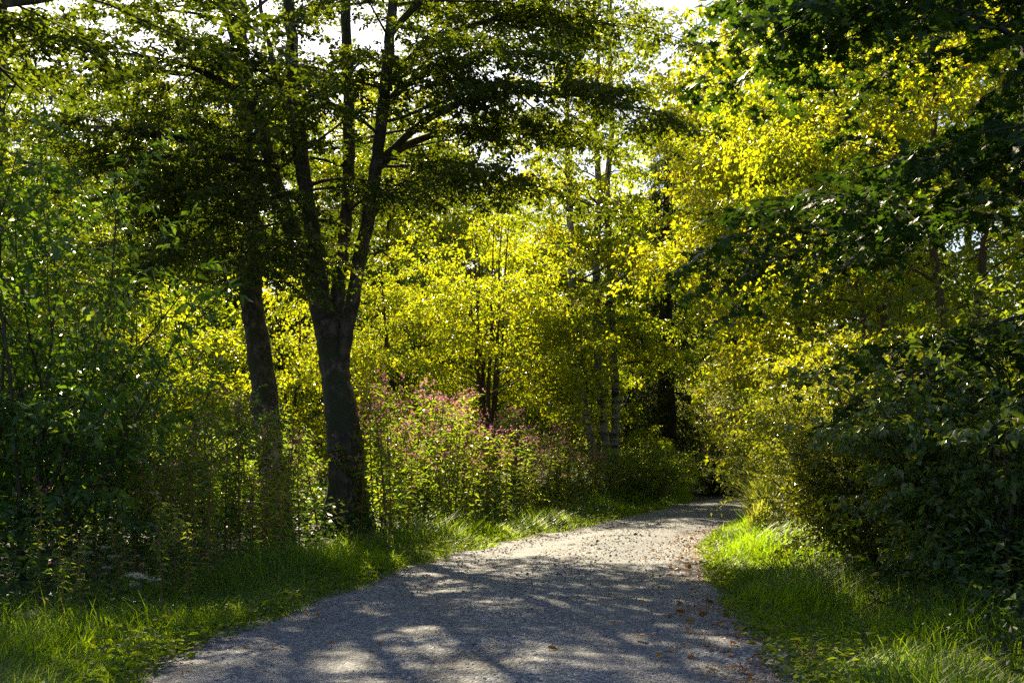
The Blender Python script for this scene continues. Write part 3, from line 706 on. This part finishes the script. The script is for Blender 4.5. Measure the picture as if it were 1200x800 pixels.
shrub('leafy_shrub', 'tall green shrub with long pointed leaves at the left edge of the picture', (-5.75, 12.8, 0), 4.9, 1.6, 24, 'shrub', .135, .38, 61, per=6, gap=.36, big_parts=290, lean=(.02, 0), tgap=.22, twig=.42, sub=1)
shrub('leafy_shrub', 'shaded leafy bush low behind the tall shrub, left of the single trunk', (-6.4, 17.5, 0), 3.6, 2.2, 22, 'shrub', .11, .4, 62, per=6, gap=.34, big_parts=0)
shrub('leafy_shrub', 'dark bush at the foot of the single trunk', (-5.0, 21.5, 0), 2.6, 1.6, 18, 'balsam', .10, .4, 63, per=6, gap=.32)
shrub('glossy_shrub', 'rounded shrub with small glossy leaves glinting beside the right verge', (4.75, 14.2, .15), 2.5, 1.6, 46, 'glossy', .052, .55, 64, per=10, gap=.2, twig=.3, lean=(-.12, -.1), tgap=.12)
shrub('glossy_shrub', 'glinting small-leaved shrub behind the rounded one on the right', (6.1, 17.8, .2), 3.4, 1.8, 40, 'glossy', .06, .55, 65, per=9, gap=.24, twig=.32, tgap=.13)
shrub('dark_shrub', 'dark broad-leaved bramble bush at the right edge above the grass', (4.75, 10.8, .2), 2.3, 1.5, 30, 'bramble', .085, .6, 66, per=7, gap=.25, big_parts=220, leafw=.6, lean=(-.05, -.05))
shrub('dark_shrub', 'tall shaded bush at the right edge behind the bramble', (6.3, 12.6, .3), 3.6, 1.7, 26, 'bramble', .09, .6, 67, per=6, gap=.3)
shrub('golden_shrub', 'golden-green bush right of the road just before the bend', (7.15, 25, .1), 2.6, 1.3, 30, 'yellow', .08, .5, 68, per=7, gap=.25)
shrub('pale_shrub', 'pale silvery bush glowing at the bend of the road', (8.1, 45.5, 0), 5.4, 1.9, 26, 'silver', .11, .5, 69, per=7, gap=.36)
shrub('leafy_shrub', 'low green bush at the left verge by the birches', (4.1, 35.5, 0), 2.0, 1.4, 24, 'balsam', .10, .45, 70, per=6, gap=.28)
shrub('leafy_shrub', 'small dark bush at the foot of the spruce beside the road', (5.2, 39.3, 0), 1.7, 1.3, 22, 'green', .09, .5, 71, per=6, gap=.28)
shrub('golden_shrub', 'bright yellow bush filling the end of the road', (9.6, 46.6, 0), 2.6, 2.0, 26, 'yellow', .11, .5, 72, per=6, gap=.32)
shrub('golden_shrub', 'small yellow bush at the foot of the pale silvery one', (8.9, 46.0, 0), 1.6, 1.3, 24, 'yellow', .10, .5, 73, per=6, gap=.3)

# ------------------------------------------------------------------ balsam plants with pink flowers
def balsam_proto(seed, H, flowers):
    rng = np.random.default_rng(seed); t = thing('balsam_plant', 'x', 'plant')
    w = Wood(); S = path(rng, (0, 0, -.03), (rng.normal(0, .06), rng.normal(0, .06), 1), H, 9, 0, .035)
    w.tube(S, np.linspace(.016, .006, 9), 6)
    P, D, N, L = [], [], [], []
    FP = []
    def node(q, n, ln, a0):
        for j in range(n):
            a = a0 + j * 6.28 / n + rng.normal(0, .3); P.append(q + rng.normal(0, .01, 3)); D.append((math.cos(a), math.sin(a), rng.uniform(-.45, .35))); N.append((rng.normal(0, .3), rng.normal(0, .3), 1)); L.append(ln * rng.uniform(.7, 1.2))
    k = 0
    for z in np.arange(.22, 1.0, .10 / H * 1.1):
        f = z * 8; i = min(int(f), 7); q = S[i] + (S[i + 1] - S[i]) * (f - i); node(q, 4, .17 * (1.1 - .35 * z), k * 1.1); k += 1
        if z > .35 and k % 2:
            a = rng.uniform(0, 6.28); l = .55 * (1.15 - z) + .15
            B = path(rng, q, (math.cos(a), math.sin(a), .8), l, 5, .2, .06); w.tube(B, np.linspace(.007, .003, 5), 4)
            for b in range(1, 5): node(B[b], 4, .11, rng.uniform(0, 6))
            for _ in range(flowers): FP.append(B[4] + rng.normal(0, .05, 3) + (0, 0, .06))
    for _ in range(flowers * 4): FP.append(S[-1] + rng.normal(0, .08, 3) + (0, 0, .05))
    link('stem', w.mesh('stem', M['stem']), t)
    P, D, N, L = (np.array(a, float) for a in (P, D, N, L))
    foliage('foliage', (P, nrm(D), nrm(N), L, L * .30), M['balsam'], rng, t, six=True, curl=.25)
    FP = np.array(FP); n = len(FP) * 3
    Q = np.repeat(FP, 3, 0) + rng.normal(0, .006, (n, 3)); Dd = nrm(rng.normal(0, 1, (n, 3)) + (0, 0, -.2)); l = rng.uniform(.024, .040, n)
    foliage('blossoms', (Q, Dd, nrm(rng.normal(0, 1, (n, 3))), l, l * .9), M['pink'], rng, t)
    return t
for k, (s, h, fl) in enumerate(((81, 1.9, 4), (82, 1.7, 5), (83, 2.05, 4), (84, 1.5, 4))): reg('balsam%d' % k, balsam_proto(s, h, fl))
for k, (s, h) in enumerate(((86, 1.9), (87, 1.6), (88, 2.1), (89, 1.4))): reg('weed%d' % k, balsam_proto(s, h, 1))
rngB = np.random.default_rng(85)
def put_balsam(x, y, sc, label, group, k, kind='balsam'):
    place('%s%d' % (kind, k % 4), (x, y, float(ground_z([x], [y])[0]) - .02), rngB.uniform(0, 6.28), sc * rngB.uniform(.85, 1.15), label, group)
k = 0
for i in range(92):                                   # sunlit thicket along the left verge
    Yb = 20.2 + 12.5 * (i / 91) ** 1.1 + rngB.uniform(-.4, .4); e = EL[np.argmin(np.abs(EL[:160, 1] - Yb))][0]
    u = rngB.uniform(); put_balsam(e - 1.3 - 2.3 * u ** 1.2, Yb, (.80 + .45 * min(1, u * 2)) * (1.0 if Yb < 28 else .9), 'pink-flowered balsam plant in the sunlit thicket along the left verge', 'balsam thicket in the sun', k); k += 1
for i in range(30):                                   # shaded plants under the big tree, left
    Yb = rngB.uniform(12.8, 18.5); e = EL[np.argmin(np.abs(EL[:160, 1] - Yb))][0]
    xb = e - 1.05 - 2.3 * rngB.uniform()
    while 352 < 600 + xb / Yb * FPX < 450: Yb = rngB.uniform(12.8, 18.5); e = EL[np.argmin(np.abs(EL[:160, 1] - Yb))][0]; xb = e - 1.05 - 2.3 * rngB.uniform()
    put_balsam(xb, Yb, .9, 'shaded balsam plant with pink flowers left of the forked trunk', 'balsam plants in the shade', k, 'weed' if k % 3 else 'balsam'); k += 1
for i in range(26):                                   # low weeds in the shade at lower left
    Yb = rngB.uniform(8.8, 13.5); e = EL[np.argmin(np.abs(EL[:160, 1] - Yb))][0]
    put_balsam(e - 1.15 - 2.6 * rngB.uniform(), Yb, .48, 'low leafy weed in deep shade below the tall shrub', 'weeds in the lower left shade', k, 'weed'); k += 1
# one near plant with its big leaves as parts
def near_balsam(label, loc, H, seed):
    rng = np.random.default_rng(seed); t = thing('balsam_plant', label, 'plant', loc, 'balsam plants in the shade')
    w = Wood(); S = path(rng, (0, 0, -.03), (rng.normal(0, .05), rng.normal(0, .05), 1), H, 9, 0, .03); w.tube(S, np.linspace(.02, .007, 9), 7); link('stem', w.mesh('stem', M['stem']), t)
    ms = [ovate_leaf_mesh('balsam_blade', M['balsam'], seed + s, .30) for s in range(3)]
    P, D, N, L = [], [], [], []; a = 0
    for z in np.arange(.25, 1.0, .055):
        f = z * 8; i = min(int(f), 7); q = S[i] + (S[i + 1] - S[i]) * (f - i); a += 1.05
        for j in range(3):
            b = a + j * 2.094 + rng.normal(0, .2); P.append(q); D.append((math.cos(b), math.sin(b), rng.uniform(-.6, .2))); N.append((rng.normal(0, .2), rng.normal(0, .2), 1)); L.append(.19 * (1.15 - .4 * z) * rng.uniform(.8, 1.15))
    leaf_parts(t, ms, np.array(P), np.array(D, float), nrm(np.array(N, float)), L, range(len(P)), rng)
    n = 42; Q = S[-1] + rng.normal(0, .07, (n, 3)) + (0, 0, .03); l = rng.uniform(.022, .036, n)
    foliage('blossoms', (Q, nrm(rng.normal(0, 1, (n, 3))), nrm(rng.normal(0, 1, (n, 3))), l, l * .9), M['pink'], rng, t)
near_balsam('tall balsam with drooping bluish leaves closest to the forked trunk', (-3.45, 16.2, .03), 2.1, 901)
near_balsam('balsam with red stem standing over the grass left of the road', (-4.0, 14.6, .03), 1.9, 911)
near_balsam('balsam with long leaves between the tall shrub and the other balsams', (-4.75, 13.6, .03), 1.8, 921)

# white umbel plants in the left verge
def umbel(label, loc, H, seed, heads):
    rng = np.random.default_rng(seed); t = thing('umbel_plant', label, 'plant', loc)
    w = Wood(); top = []
    w.tube(path(rng, (0, 0, -.02), (0, 0, 1), H * .6, 5, 0, .03), np.linspace(.006, .004, 5), 5)
    for h in range(heads):
        a = rng.uniform(0, 6.28); B = path(rng, (0, 0, H * rng.uniform(.3, .55)), (math.cos(a) * .5, math.sin(a) * .5, 1), H * rng.uniform(.4, .6), 5, .1, .05); w.tube(B, np.linspace(.004, .002, 5), 4)
        for _ in range(14):
            b = rng.uniform(0, 6.28); r = .055 * math.sqrt(rng.uniform()); q = B[-1] + (math.cos(b) * r, math.sin(b) * r, .045); w.tube([B[-1], q], [.0012, .001], 3); top.append(q)
    link('stem', w.mesh('stem', M['greenstem']), t)
    top = np.array(top); n = len(top) * 5; Q = np.repeat(top, 5, 0) + rng.normal(0, .008, (n, 3)); l = rng.uniform(.006, .011, n)
    foliage('blossoms', (Q, nrm(rng.normal(0, 1, (n, 3)) * (1, 1, .3)), nrm(rng.normal(0, .4, (n, 3)) + (0, 0, 1)), l, l), M['white'], rng, t)
    n = 120; P = np.column_stack([rng.normal(0, .12, n), rng.normal(0, .12, n), rng.uniform(.05, H * .55, n)]); a = rng.uniform(0, 6.28, n)
    l = rng.uniform(.05, .10, n); foliage('foliage', (P, np.column_stack([np.cos(a), np.sin(a), rng.uniform(-.2, .5, n)]), nrm(rng.normal(0, .3, (n, 3)) + (0, 0, 1)), l, l * .4), M['shrub'], rng, t)
umbel('bright white umbel flower head glowing in the left verge', (-3.05, 9.4, .03), .40, 95, 8)
umbel('smaller pale umbel plant left of the bright one', (-3.75, 10.3, .03), .5, 96, 4)
umbel('thin umbel plant low in the grass at bottom left', (-3.6, 8.4, .03), .22, 97, 3)

# tall reed tuft on the right verge
def reed(label, loc, seed, n, H):
    rng = np.random.default_rng(seed); V = []; F = []
    for k in range(n):
        a = rng.uniform(0, 6.28); h = H * rng.uniform(.6, 1.1); o = rng.normal(0, .10, 2); sp = rng.uniform(.15, .9) * h
        s = np.array([-math.sin(a), math.cos(a), 0]); wd = rng.uniform(.010, .018); b = len(V)
        for j, u in enumerate(np.linspace(0, 1, 6)):
            c = np.array([o[0] + math.cos(a) * sp * u ** 1.7, o[1] + math.sin(a) * sp * u ** 1.7, h * (u * 1.25 - .5 * u ** 2.6) - .02]); r = wd * (1 - u ** 2) + .001
            V += [c - s * r, c + s * r]
        F += [(b + 2 * j, b + 2 * j + 1, b + 2 * j + 3, b + 2 * j + 2) for j in range(5)]
    t = thing('reed_tuft', label, 'grass tuft', loc)
    link('blades', mesh_np('blades', np.array(V), np.array(F), M['reed'], np.repeat(rng.uniform(0, 1, n), 5)), t, 'stuff')
reed('tall arching tuft of reed grass at the right road edge', (4.8, 21.6, .05), 98, 220, 1.5)
reed('shorter reed tuft in front of the tall arching one', (4.35, 19.8, .05), 99, 110, 1.0)

# ------------------------------------------------------------------ grass, undergrowth, gravel stones, fallen leaves
def grass(name, label, side, n, seed):
    rng = np.random.default_rng(seed)
    Y = 5.5 + 36 * rng.uniform(size=n * 3) ** 1.6; d = rng.gamma(1.6, .42, n * 3) - .12
    E = EL if side < 0 else ER; i = np.clip(np.searchsorted(E[:150, 1], Y), 0, 149)
    X = E[i, 0] + side * d * 1.05
    dd, ss = road_rel(np.stack([X, Y], 1)); ok = (dd > -.22) & (dd < 3.4) & (ss == side)
    patch = .5 + .5 * np.sin(X * 2.1 + Y * 1.3 + seed) * np.cos(Y * 1.9 - X); ok &= rng.uniform(size=len(X)) < .35 + .65 * patch
    ok &= ~((dd < .1) & (rng.uniform(size=len(X)) < .6))
    X, Y, dd, patch = X[ok][:n], Y[ok][:n], dd[ok][:n], patch[ok][:n]; m = len(X)
    Z = np.where(dd < .12, .0, ground_z(X, Y))
    big = np.clip(.95 + .45 * np.sin(X * 1.3 + Y * .8 + seed) + .4 * np.sin(X * 2.9 - Y * 1.7), .4, 1.45)
    h = big * (.09 + .20 * rng.uniform(size=m) ** 1.5 + .14 * patch * rng.uniform(size=m)) * np.clip(.35 + dd * 1.1, .3, 1.2)
    h = h * np.clip(.45 + Y / 22, .75, 1.0)
    tall = rng.uniform(size=m) < .05; h = np.where(tall, h * 1.45, h)
    a = rng.normal(0, 1.1, m) + 2.5 * np.sin(X * 1.1 + Y * .9); bend = h * rng.uniform(.2, 1.1, m); w = rng.uniform(.0035, .0075, m) * np.clip(Y / 12, .8, 2.2)
    s = np.stack([-np.sin(a), np.cos(a), 0 * a], 1) * w[:, None]; dr = np.stack([np.cos(a), np.sin(a), 0 * a], 1)
    B = np.stack([X, Y, Z - .01], 1); up = np.array([0, 0, 1.])
    c1 = B + dr * (bend * .22)[:, None] + up * (h * .55)[:, None]; c2 = B + dr * bend[:, None] + up * (h * .95)[:, None]
    V = np.stack([B - s, B + s, c1 - s * .8, c1 + s * .8, c2], 1).reshape(-1, 3); b = np.arange(m)[:, None] * 5
    F = np.concatenate([b + [[0, 1, 3]], b + [[0, 3, 2]], b + [[2, 3, 4]]], 1).reshape(-1, 3)
    o = link(name, mesh_np(name, V, F, M['grass'], np.repeat(rng.uniform(0, 1, m), 3)), None, 'stuff', label); o['category'] = 'grass'
grass('grass', 'green grass verge along the left side of the road', -1, 60000, 101)
grass('grass', 'green grass verge along the right side of the road', 1, 45000, 102)

def undergrowth():
    rng = np.random.default_rng(103); n = 90000
    Y = 7 + 36 * rng.uniform(size=n) ** 1.25; X = rng.uniform(-1, 1, n) * (.52 * Y + 2.5)
    d, s = road_rel(np.stack([X, Y], 1)); ok = (d > np.where(s < 0, 1.0, .9) + rng.uniform(0, .8, n)); X, Y, d, s = X[ok], Y[ok], d[ok], s[ok]
    Z = ground_z(X, Y, d, s) + rng.uniform(.02, .75, len(X)) ** 1.3 * np.clip(d - .6, .3, 1.1); m = len(X)
    a = rng.uniform(0, 6.28, m); l = rng.uniform(.06, .14, m) * np.clip(Y / 16, .8, 1.6)
    D = np.column_stack([np.cos(a), np.sin(a), rng.uniform(-.4, .5, m)])
    o = foliage('undergrowth', (np.column_stack([X, Y, Z]), D, nrm(rng.normal(0, .45, (m, 3)) + (0, 0, 1)), l, l * .5), M['dark'], rng, None)
    o['label'] = 'low herbs and ground leaves covering the woodland floor'; o['category'] = 'undergrowth'
undergrowth()

def verge_herbs():
    rng = np.random.default_rng(104); n = 15000
    Y = 6 + 26 * rng.uniform(size=n) ** 1.4; side = np.where(rng.uniform(size=n) < .5, -1, 1); i = np.clip(np.searchsorted(EL[:150, 1], Y), 0, 149)
    X = np.where(side < 0, EL[i, 0], ER[i, 0]) + side * (rng.gamma(1.5, .4, n) - .1)
    d, s = road_rel(np.stack([X, Y], 1)); Z = np.where(d < .12, .0, ground_z(X, Y, d, s)) + rng.uniform(.01, .14, n)
    a = rng.uniform(0, 6.28, n); l = rng.uniform(.03, .09, n)
    o = foliage('verge_herbs', (np.column_stack([X, Y, Z]), np.column_stack([np.cos(a), np.sin(a), rng.uniform(-.2, .5, n)]), nrm(rng.normal(0, .4, (n, 3)) + (0, 0, 1)), l, l * .6), M['herb'], rng, None)
    o['label'] = 'small broad-leaved herbs scattered in both grass verges'; o['category'] = 'herbs'
verge_herbs()

def stones():
    rng = np.random.default_rng(105); n = 18000
    Y = 5.6 + 20 * rng.uniform(size=n) ** 1.7; i = np.clip(np.searchsorted(EL[:150, 1], Y), 0, 149); u = rng.uniform(-.02, 1.02, n)
    X = EL[i, 0] * (1 - u) + ER[i, 0] * u; c = np.abs(u * 2 - 1)
    z = .035 * (1 - c ** 2) - .025 * np.exp(-((c - .5) / .16) ** 2) + .010 * np.sin(X * 3.1 + Y * 1.7) + .008 * np.sin(Y * 3.7 - X * 2.2) + .014
    coarse = (rng.uniform(size=n) < .10) & ((c > .8) | (c < .2)); r = np.where(coarse, 1.8, 1.0) * (.004 + .010 * rng.uniform(size=n) ** 3) * np.clip(Y / 9, .8, 1.5)
    o8 = np.array([(1, 0, 0), (-1, 0, 0), (0, 1, 0), (0, -1, 0), (0, 0, 1), (0, 0, -1)], float)
    V = np.stack([X, Y, z + r * .25], 1)[:, None] + o8[None] * (r[:, None] * rng.uniform(.6, 1.3, (n, 6)))[..., None] * np.array([1, 1, .7]) + rng.normal(0, .18, (n, 6, 3)) * r[:, None, None]
    f8 = np.array([(0, 2, 4), (2, 1, 4), (1, 3, 4), (3, 0, 4), (2, 0, 5), (1, 2, 5), (3, 1, 5), (0, 3, 5)])
    F = (f8[None] + (np.arange(n) * 6)[:, None, None]).reshape(-1, 3)
    o = link('gravel', mesh_np('gravel', V.reshape(-1, 3), F, M['stone'], np.repeat(rng.uniform(0, 1, n), 8)), None, 'stuff', 'loose grey gravel stones scattered over the road'); o['category'] = 'gravel'
stones()

def fallen():
    rng = np.random.default_rng(106)
    def flm(seed):
        r = np.random.default_rng(seed); w = r.uniform(.5, .75); V = []; F = []
        for y, q in ((0, .05), (.15, .6), (.4, 1), (.65, .85), (.85, .4), (1, .03)):
            cz = .20 * (y - .5) ** 2 * r.uniform(.5, 1.5); V += [(-w * q / 2, y, cz + .12 * q * r.uniform(.3, 1.4)), (0, y, cz), (w * q / 2, y, cz + .12 * q * r.uniform(.3, 1.4))]
        for i in range(5):
            a = i * 3; F += [(a, a + 1, a + 4, a + 3), (a + 1, a + 2, a + 5, a + 4)]
        return mesh_np('fallen_leaf_blade', np.array(V), np.array(F), M['fall'], np.full(10, r.uniform(0, 1)))
    ms = [flm(s) for s in range(5)]
    def put(x, y, sc, lab, grp):
        d, s = road_rel(np.array([[x, y]])); z = .035 if d[0] < .1 else float(ground_z([x], [y])[0]) + .03
        o = link('fallen_leaf', ms[int(rng.integers(5))], None, None, lab); o['category'] = 'leaf'; o['group'] = grp
        o.location = (x, y, z + .006); o.rotation_euler = (rng.normal(0, .25), rng.normal(0, .25), rng.uniform(0, 6.28)); o.scale = (sc, sc, sc)
    for x, y, lab, s in ((758, 752, 'single orange fallen leaf alone on the near gravel road', .13), (654, 768, 'pale fallen leaf alone at the bottom middle of the road', .10),
                         (560, 728, 'small brown fallen leaf beside a sun patch on the road', .07), (420, 708, 'small orange fallen leaf near the left road edge', .07)):
        Y = FPX * CAM_H / (y - HORIZON); put((x - 600) / FPX * Y, Y, s, lab, 'leaves fallen on the open road')
    for k in range(236):
        Y = 7.3 + 15 * rng.uniform() ** 1.2; e = ER[np.searchsorted(ER[:150, 1], Y)][0]
        put(e + rng.normal(-.22, .30), Y, rng.uniform(.055, .11), 'orange-brown fallen leaf in the litter along the right road edge', 'leaf litter along the right edge')
    for k in range(45):
        Y = 8 + 18 * rng.uniform() ** 1.2; i = np.searchsorted(ER[:150, 1], Y)
        put(EL[i, 0] + (ER[i, 0] - EL[i, 0]) * rng.uniform(.08, .85), Y, rng.uniform(.04, .075), 'small fallen leaf scattered on the middle of the gravel road', 'leaves fallen on the road middle')
fallen()

def litter():
    rng = np.random.default_rng(107); n = 3600
    Y = 7.0 + 17 * rng.uniform(size=n) ** 1.1; i = np.clip(np.searchsorted(ER[:150, 1], Y), 0, 149)
    clump = np.sin(Y * 1.7) * .10 + np.sin(Y * 4.1) * .06
    X = ER[i, 0] + rng.normal(-.12, .20, n) + clump
    w = rng.uniform(size=n) < .22; j = np.clip(np.searchsorted(EL[:150, 1], Y), 0, 149); X = np.where(w, EL[j, 0] + rng.normal(.05, .16, n), X)
    d, s = road_rel(np.stack([X, Y], 1)); Z = np.where(d < .12, .022, ground_z(X, Y, d, s) + .02) + rng.uniform(.0, .02, n)
    a = rng.uniform(0, 6.28, n); l = rng.uniform(.015, .045, n)
    o = foliage('leaf_litter', (np.column_stack([X, Y, Z]), np.column_stack([np.cos(a), np.sin(a), rng.normal(0, .2, n)]), nrm(rng.normal(0, .3, (n, 3)) + (0, 0, 1)), l, l * .6), M['fall'], rng, None)
    o['label'] = 'crumbled brown leaf litter gathered along the road edges'; o['category'] = 'leaf litter'
litter()
